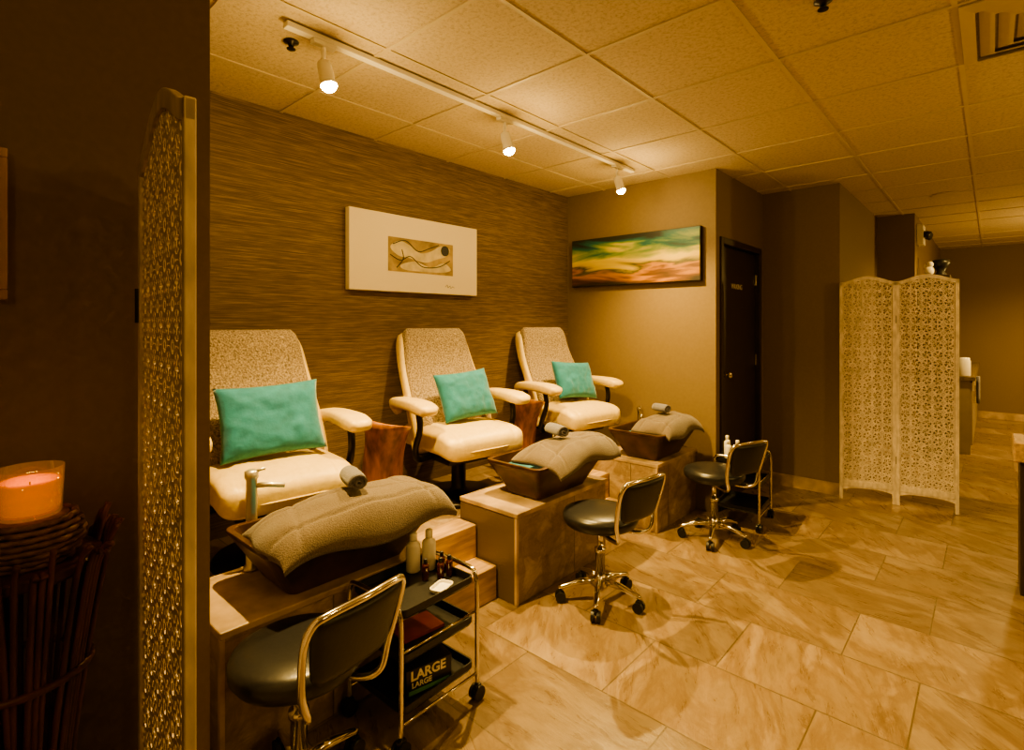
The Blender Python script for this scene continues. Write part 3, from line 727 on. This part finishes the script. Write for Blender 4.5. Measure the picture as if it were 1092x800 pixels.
def frame_bm(W_,T,topz):
    bm=bmesh.new(); h=PW/2
    for s in (-1,1):
        addbox(bm,min(s*h,s*(h-W_)),max(s*h,s*(h-W_)),-T,T,0,topz(h)+0.001)
    addbox(bm,-h+W_,h-W_,-T,T,0.110,0.155)
    n=32
    xs=[-h+0.0+(2*h)*k/n for k in range(n+1)]
    rows=[]
    for x in xs:
        t=topz(x)+0.002
        rows.append([bm.verts.new((x,y,z)) for (y,z) in ((-T,t-0.030),(T,t-0.030),(T,t),(-T,t))])
    for k in range(n):
        for q in range(4): bm.faces.new((rows[k][q],rows[k][(q+1)%4],rows[k+1][(q+1)%4],rows[k+1][q]))
    bm.faces.new(rows[0]); bm.faces.new(rows[-1])
    rows=[]
    for x in [(-h+W_)+(2*h-2*W_)*k/16 for k in range(17)]:
        u=abs(x)/(h-W_); zb_=0.098-0.022*u**3
        rows.append([bm.verts.new((x,y,z)) for (y,z) in ((-0.007,zb_),(0.007,zb_),(0.007,0.12),(-0.007,0.12))])
    for k in range(16):
        for q in range(4): bm.faces.new((rows[k][q],rows[k][(q+1)%4],rows[k+1][(q+1)%4],rows[k+1][q]))
    return bm
def screen(name_lab, pts, m, F,st_,sc, W_, T, th, topz):
    cm=carved_mesh(F,st_,sc,W_,topz)
    a0=Vector(pts[0]+(0,)); root=obj('folding_screen',None,loc=a0+Vector((0,0,0.001)),label=name_lab,cat='folding screen',group='carved folding screens')
    cm.materials.append(M[m])
    for k in range(len(pts)-1):
        a=Vector(pts[k]+(0,)); b2=Vector(pts[k+1]+(0,)); mid=(a+b2)/2-a0; ang=math.atan2(b2.y-a.y,b2.x-a.x)
        f=obj('screen_frame',frame_bm(W_,T,topz),m,parent=root,loc=mid,rot=(0,0,ang),bevel=0.002)
        c=bpy.data.objects.new('fretwork_panel',cm); COL.objects.link(c); c.parent=root; c.location=mid; c.rotation_euler=(0,0,ang)
        md=c.modifiers.new('solid','SOLIDIFY'); md.thickness=th; md.offset=0
        c['label']='openwork floral carving'
        if k>0:
            for hz in (0.35,1.45):
                bm=bmesh.new(); cyl(bm,(0,0,-0.03),(0,0,0.03),0.006,8); obj('hinge',bm,'darkmetal',parent=root,loc=(a-a0)+Vector((0,-0.006,hz)))
screen('whitewashed carved wood folding screen by the passage',[(-0.92,5.00),(-0.555,5.11),(-0.178,5.155)],'carved',fld,0.0026,0.60,0.024,0.011,0.012,mktop(1.745,0.048))
screen('weathered carved wood folding screen beside the candle stand',[(-0.742,0.2250),(-1.119,0.264),(-1.47,0.400)],'carvednear',fld2,0.0026,0.62,0.016,0.0070,0.004,mktop(1.700,0.064))

# ------------------------------------------------------------ wall art
cv=obj('canvas_art',B(WX+0.001,WX+0.045,1.71,2.77,1.625,2.12),'canvas',label='large cream canvas with small abstract sketch on grasscloth wall',cat='wall art',bevel=0.003)
xx=WX+0.0455
obj('painted_inset',B(xx-0.001,xx+0.0015,1.985,2.53,1.755,1.975),'sketchbg',parent=cv,label='tan painted inset with pale curved shapes')
def flat(poly,x,m,nm,lab=None):
    bm=bmesh.new(); vs=[bm.verts.new((x,p[0],p[1])) for p in poly]; f=bm.faces.new(vs)
    r=bmesh.ops.extrude_face_region(bm,geom=[f]); 
    for v in r['geom']:
        if isinstance(v,bmesh.types.BMVert): v.co.x+=0.0012
    bmesh.ops.triangulate(bm,faces=bm.faces[:])
    obj(nm,bm,m,parent=cv,label=lab)
P=cr([(2.0,1.91,0),(2.07,1.955,0),(2.16,1.93,0),(2.24,1.89,0),(2.33,1.91,0),(2.42,1.955,0),(2.50,1.94,0),(2.47,1.89,0),(2.38,1.86,0),(2.28,1.83,0),(2.15,1.85,0),(2.06,1.86,0)],5,True)
flat([(p.x,p.y) for p in P],xx+0.001,'sketchlight','pale_shape')
P=cr([(2.08,1.80,0),(2.2,1.83,0),(2.33,1.80,0),(2.44,1.84,0),(2.51,1.80,0),(2.45,1.775,0),(2.3,1.768,0),(2.12,1.77,0)],5,True)
flat([(p.x,p.y) for p in P],xx+0.001,'sketchlight','pale_shape')
for line in ([(2.0,1.86,0),(2.08,1.83,0),(2.16,1.86,0),(2.26,1.80,0),(2.4,1.81,0),(2.5,1.86,0)],[(2.02,1.93,0),(2.12,1.96,0),(2.22,1.90,0),(2.32,1.93,0),(2.4,1.96,0)],[(2.05,1.78,0),(2.1,1.84,0),(2.09,1.9,0)]):
    bm=bmesh.new(); tube(bm,[(xx+0.0025,p.x,p.y) for p in cr(line,8)],0.003,6); obj('ink_line',bm,'ink',parent=cv)
bm=bmesh.new(); cyl(bm,(xx+0.001,2.455,1.925),(xx+0.005,2.455,1.925),0.036,24); obj('black_dot',bm,'ink',parent=cv)
bm=bmesh.new(); tube(bm,[(xx,p.x,p.y) for p in cr([(2.46,1.675,0),(2.48,1.69,0),(2.485,1.67,0),(2.505,1.685,0),(2.51,1.668,0),(2.53,1.68,0),(2.545,1.672,0)],5)],0.0012,5); obj('signature',bm,'ink',parent=cv)
ab=obj('abstract_painting',B(-2.81,-1.63,PY-0.045,PY-0.0005,1.745,2.16),'artedge',label='wide abstract canvas in teal, gold and rust on end wall',cat='wall art',bevel=0.002)
obj('painted_face',B(-2.806,-1.634,PY-0.047,PY-0.0445,1.749,2.156),'abstract',parent=ab)
fr=obj('picture_frame',None,loc=(DX+0.0005,-0.1,1.625),label='gold brown wooden picture frame on the dark wall',cat='picture frame')
bm=bmesh.new()
addbox(bm,0,0.03,-0.22,0.22,0.135,0.155); addbox(bm,0,0.03,-0.22,0.22,-0.155,-0.135); addbox(bm,0,0.03,0.2,0.22,-0.135,0.135); addbox(bm,0,0.03,-0.22,-0.2,-0.135,0.135)
obj('wooden_frame',bm,'framewood',parent=fr,bevel=0.003)
obj('print_sheet',B(0.004,0.01,-0.2,0.2,-0.135,0.135),'canvas',parent=fr)

# ------------------------------------------------------------ candle stand
SX,SY=-1.286,0.118
stand=obj('twig_pedestal_table',None,loc=(SX,SY,0.001),label='dark reddish flared twig pedestal table against the wall',cat='table')
TT=0.998
bm=bmesh.new(); lathe(bm,[(0.115,TT-0.02),(0.118,TT-0.015),(0.118,TT-0.003),(0.114,TT)],seg=36); obj('table_top',bm,'twig',parent=stand)
NSK=46
for k in range(NSK):
    a=2*pi*k/NSK+random.uniform(-0.04,0.04); jr=random.uniform(0.94,1.04); tw=random.uniform(-0.2,0.2)
    prof=[(0.135,0.0),(0.105,0.18),(0.072,0.42),(0.070,0.58),(0.092,0.78),(0.126,TT-0.01),(0.148*jr,1.03+random.uniform(-0.03,0.025))]
    pts=cr([(r*math.cos(a+tw*(i/6)),r*math.sin(a+tw*(i/6)),z) for i,(r,z) in enumerate(prof)],4)
    bm=bmesh.new(); tube(bm,pts,random.uniform(0.0045,0.0065),7); obj('stick',bm,'twig',parent=stand,smooth=True)
for z,r in ((0.25,0.100),(0.50,0.078),(0.80,0.100)):
    bm=bmesh.new(); tube(bm,[(r*math.cos(2*pi*k/30),r*math.sin(2*pi*k/30),z) for k in range(30)],0.007,8,closed=True); obj('binding_ring',bm,'twig',parent=stand,smooth=True)
CX,CY=-1.268,0.130
bk=obj('wicker_basket',None,loc=(CX,CY,TT+0.002),label='dark woven wicker ring basket holding the candle',cat='basket')
bm=bmesh.new()
for i in range(8):
    z=0.005+i*0.0100; r=0.060+0.012*math.sin(i/7*pi)+0.003*i/7
    tube(bm,[((r+0.0022*math.sin(14*a+i*pi))*math.cos(a),(r+0.0022*math.sin(14*a+i*pi))*math.sin(a),z) for a in [2*pi*k/112 for k in range(112)]],0.0052,7,closed=True)
obj('woven_wall',bm,'wicker',parent=bk,smooth=True)
bm=bmesh.new(); lathe(bm,[(0.054,0.0),(0.057,0.004),(0.057,0.074),(0.054,0.078)],seg=30); obj('inner_block',bm,'wicker',parent=bk)
cz=TT+0.002+0.0790
cd=obj('candle_holder',None,loc=(CX,CY,cz),label='amber glass cup with a glowing candle',cat='candle')
bm=bmesh.new(); lathe(bm,[(0.041,0.0),(0.044,0.003),(0.048,0.086),(0.0457,0.086),(0.0422,0.008),(0.040,0.006)],seg=40); obj('glass_cup',bm,'glass',parent=cd,smooth=True)
bm=bmesh.new(); lathe(bm,[(0.038,0.009),(0.0415,0.012),(0.0432,0.060),(0.0428,0.064),(0.040,0.061),(0.02,0.056),(0.01,0.055)],seg=36); obj('wax_candle',bm,'wax',parent=cd,smooth=True)
bm=bmesh.new(); cyl(bm,(0,0,0.050),(0.001,0,0.060),0.001,6); obj('wick',bm,'ink',parent=cd)

# ------------------------------------------------------------ track lighting & ceiling fittings
tk=obj('light_track',B(-2.018,-1.982,0.93,3.575,H-0.030,H-0.008),'white',label='long pale ceiling track rail',cat='track light',bevel=0.002)
def light(name,type_,loc,energy,col,parent=None,size=0.05,rot=None,spot=None,blend=0.5):
    l=bpy.data.lights.new(name,type_); l.energy=energy; l.color=col
    if type_=='AREA': l.size=size
    else: l.shadow_soft_size=size
    if type_=='SPOT': l.spot_size=spot; l.spot_blend=blend
    o=bpy.data.objects.new(name,l); COL.objects.link(o); o.location=loc
    if rot: o.rotation_euler=rot
    if parent: o.parent=parent
    return o
AMB=(1.0,0.645,0.195)
def aim(fr,to):
    return (Vector(to)-Vector(fr)).to_track_quat('-Z','Y').to_euler()
tg=[(-1.35,1.3,0),(-1.3,2.35,0),(-1.6,3.4,0)]
for i,y in enumerate((1.086,2.16,3.35)):
    r0=obj('track_spotlight',None,loc=(-2.0,y,H-0.030),label='white cylindrical spotlight hanging from the track',cat='spotlight',group='track spotlights')
    bm=bmesh.new(); addbox(bm,-0.017,0.017,-0.05,0.05,-0.018,0.0,bev=0.003); cyl(bm,(0,0,-0.018),(0,0,-0.085),0.009,10); obj('mount',bm,'white',parent=r0)
    th=-0.26
    bm=bmesh.new(); lathe(bm,[(0.016,0.0),(0.026,-0.006),(0.029,-0.03),(0.029,-0.090),(0.034,-0.108),(0.031,-0.108),(0.027,-0.09),(0.024,-0.08)],seg=24); hs_=obj('lamp_housing',bm,'white',parent=r0,smooth=True,loc=(0,0,-0.075),rot=(0.08,th,0))
    bm=bmesh.new(); sq(bm,(0,0,-0.108),(0.030,0.030,0.024),1,1,20,10); obj('bulb',bm,'bulb',parent=hs_,smooth=True)
    light('bulb_light','POINT',(0.040,0.01,-0.230),(8,8,11)[i],AMB,r0,0.03)
    L0=(-1.955,y,H-0.22)
    light('beam_light','SPOT',(0.045,0.01,-0.235),(290,290,250)[i],AMB,r0,0.018,rot=aim(L0,tg[i]),spot=math.radians(128),blend=0.95)
def sprinkler(x,y,lab):
    r0=obj('sprinkler_head',None,loc=(x,y,H),label=lab,cat='sprinkler',group='ceiling sprinklers')
    bm=bmesh.new(); lathe(bm,[(0.030,0),(0.030,-0.005),(0.014,-0.010),(0.010,-0.022)],seg=20); obj('rosette',bm,'darkmetal',parent=r0,smooth=True)
    bm=bmesh.new(); lathe(bm,[(0.004,-0.022),(0.018,-0.030),(0.018,-0.033),(0.004,-0.035)],seg=16); obj('deflector',bm,'darkmetal',parent=r0)
sprinkler(-2.14,1.02,'small dark sprinkler head beside the light track'); sprinkler(-0.45,2.17,'small dark sprinkler head in a ceiling tile')
bm=bmesh.new(); lathe(bm,[(0.11,0),(0.11,-0.006),(0.10,-0.010),(0.02,-0.012)],seg=36); obj('ceiling_speaker',bm,'bar',loc=(-0.3,6.16,H-0.001),label='round flush ceiling speaker grille',cat='speaker')
vt=obj('air_vent',None,loc=(0.2,2.82,H-0.008),label='square pale metal stepped ceiling air diffuser',cat='air vent')
for (ro,ri) in ((0.290,0.245),(0.235,0.190),(0.180,0.135),(0.125,0.080),(0.070,0.010)):
    bm=bmesh.new()
    loft(bm,[rrect(ro,ro,0.004,0.0,n=1),rrect(ro,ro,0.004,-0.005,n=1),rrect(ri,ri,0.004,-0.020,n=1),rrect(ri,ri,0.004,-0.015,n=1)],(False,False))
    obj('diffuser_blade',bm,'bar',parent=vt)
obj('duct_throat',B(-0.24,0.24,-0.24,0.24,-0.002,0.001),'throat',parent=vt)

# ------------------------------------------------------------ passage things
dk=obj('reception_desk',None,loc=(0,0,0.001),label='dark desk with thick light wooden top',cat='desk')
obj('desk_body',B(0.11,1.2,3.84,4.10,0,0.70),'door',parent=dk,bevel=0.004)
obj('desk_top',B(0.085,1.25,3.80,4.13,0.70,0.80),'deskwood',parent=dk,bevel=0.006)
cb=obj('storage_cabinet',None,loc=(-0.37,8.9,0.001),label='low cabinet with stone top in the rear room',cat='cabinet')
obj('cabinet_body',B(-0.22,0.20,-1.3,1.6,0.0,0.80),'cabinet',parent=cb)
for k in range(4):
    dd=obj('cabinet_door',B(0.20,0.218,-1.28+k*0.72,-1.28+k*0.72+0.70,0.10,0.78),'cabinet',parent=cb,bevel=0.003)
    obj('handle',B(0.218,0.235,-1.28+k*0.72+0.06,-1.28+k*0.72+0.075,0.55,0.68),'chrome',parent=dd)
obj('worktop',B(-0.225,0.24,-1.33,1.62,0.80,0.84),'stonetop',parent=cb)
bm=bmesh.new(); lathe(bm,[(0.05,0),(0.052,0.01),(0.052,0.17),(0.045,0.18),(0.045,0.2),(0.01,0.205)],seg=24); obj('white_canister',bm,'whitepl',smooth=True,loc=(-0.22,7.68,0.842),label='white canister on the stone worktop',cat='canister')
bm=bmesh.new()
g=[[bm.verts.new((0.012*math.sin(v*9)+0.0, -0.07+0.14*v, -0.30*u)) for v in [k/12 for k in range(13)]] for u in (0,0.25,0.5,0.75,1)]
for i in range(4):
    for j in range(12): bm.faces.new((g[i][j],g[i+1][j],g[i+1][j+1],g[i][j+1]))
obj('hanging_towel',bm,'roll',smooth=True,loc=(-0.112,8.0,0.82),solid=0.01,label='dark cloth hanging from the cabinet front',cat='towel')
tc_=obj('tall_cupboard',None,loc=(-0.45,7.36,0.001),label='tall dark cupboard in the passage',cat='cupboard')
obj('cupboard_body',B(-0.13,0.13,-0.20,0.20,0,1.93),'door',parent=tc_,bevel=0.004)
obj('cupboard_door',B(-0.12,0.12,-0.215,-0.2,0.05,1.90),'door',parent=tc_,bevel=0.003)
bm=bmesh.new(); sq(bm,(0,0,0.05),(0.045,0.045,0.05),0.9,0.9,20,14); sq(bm,(0.01,0,0.12),(0.03,0.03,0.035),1,1,16,10); sq(bm,(-0.03,0.01,0.10),(0.014,0.014,0.03),1,1,12,8)
obj('white_figurine',bm,'white',smooth=True,loc=(-0.50,7.25,1.932),label='small white ceramic figurine on the tall cupboard',cat='figurine')
bm=bmesh.new(); lathe(bm,[(0.05,0),(0.055,0.02),(0.035,0.05),(0.06,0.10),(0.085,0.14),(0.075,0.175),(0.02,0.19)],seg=24)
obj('black_vase',bm,'blackp',smooth=True,loc=(-0.41,7.42,1.932),label='rounded black vase on the tall cupboard',cat='vase')
el=obj('emergency_light',None,loc=(-0.5995,7.27,2.36),label='white wall mounted emergency light with dark lamps',cat='emergency light')
obj('housing',B(0,0.06,-0.12,0.12,-0.09,0.12),'white',parent=el,bevel=0.006)
for s in (-1,1):
    bm=bmesh.new(); cyl(bm,(0.06,s*0.07,0.02),(0.11,s*0.07-0.02,0.0),0.035,20,0.04); obj('lamp_head',bm,'blackp',parent=el,smooth=True)

# ------------------------------------------------------------ lights
light('candle_glow','POINT',(CX,CY,cz+0.10),0.40,(1.0,0.48,0.05),None,0.01)
for (x,y,e) in ((0.6,1.4,14),(0.7,4.6,18),(0.35,7.0,80),(1.0,9.0,110)):
    light('down_fill','SPOT',(x,y,H-0.03),e*2.2,AMB,None,0.06,rot=(0,0,0),spot=math.radians(150),blend=0.7)  # added ceiling-height spots without fixtures, brighten the right and passage floor
light('entry_fill','POINT',(0.5,-0.9,2.2),16,AMB,None,0.1)  # added soft fill behind the camera for the carved screen and dark wall
light('screen_fill','POINT',(0.9,0.9,1.7),15,AMB,None,0.1)  # added off-frame fill that lifts the carved screen and twig table
light('room_fill','POINT',(1.6,3.4,1.8),55,AMB,None,0.12)  # added general fill for the ceiling and recess walls, no lamp there
light('rear_room_fill','POINT',(1.3,8.0,1.9),85,AMB,None,0.1)  # added fill that brightens the rear room, no fixture modelled
w=bpy.data.worlds.new('world'); S.world=w; w.use_nodes=True
w.node_tree.nodes['Background'].inputs[0].default_value=(1.0,0.66,0.3,1); w.node_tree.nodes['Background'].inputs[1].default_value=0.02
try:
    S.view_settings.look='AgX - Medium High Contrast'
except Exception as e: print(e)

# ------------------------------------------------------------ camera
cam=bpy.data.cameras.new('camera'); co=bpy.data.objects.new('camera',cam); COL.objects.link(co)
co.location=(0,0,1.42); co.rotation_euler=(pi/2,0,math.radians(42))
cam.sensor_width=36; cam.lens=568/1092*36; cam.shift_y=-55/1092; cam.clip_start=0.02
S.camera=co
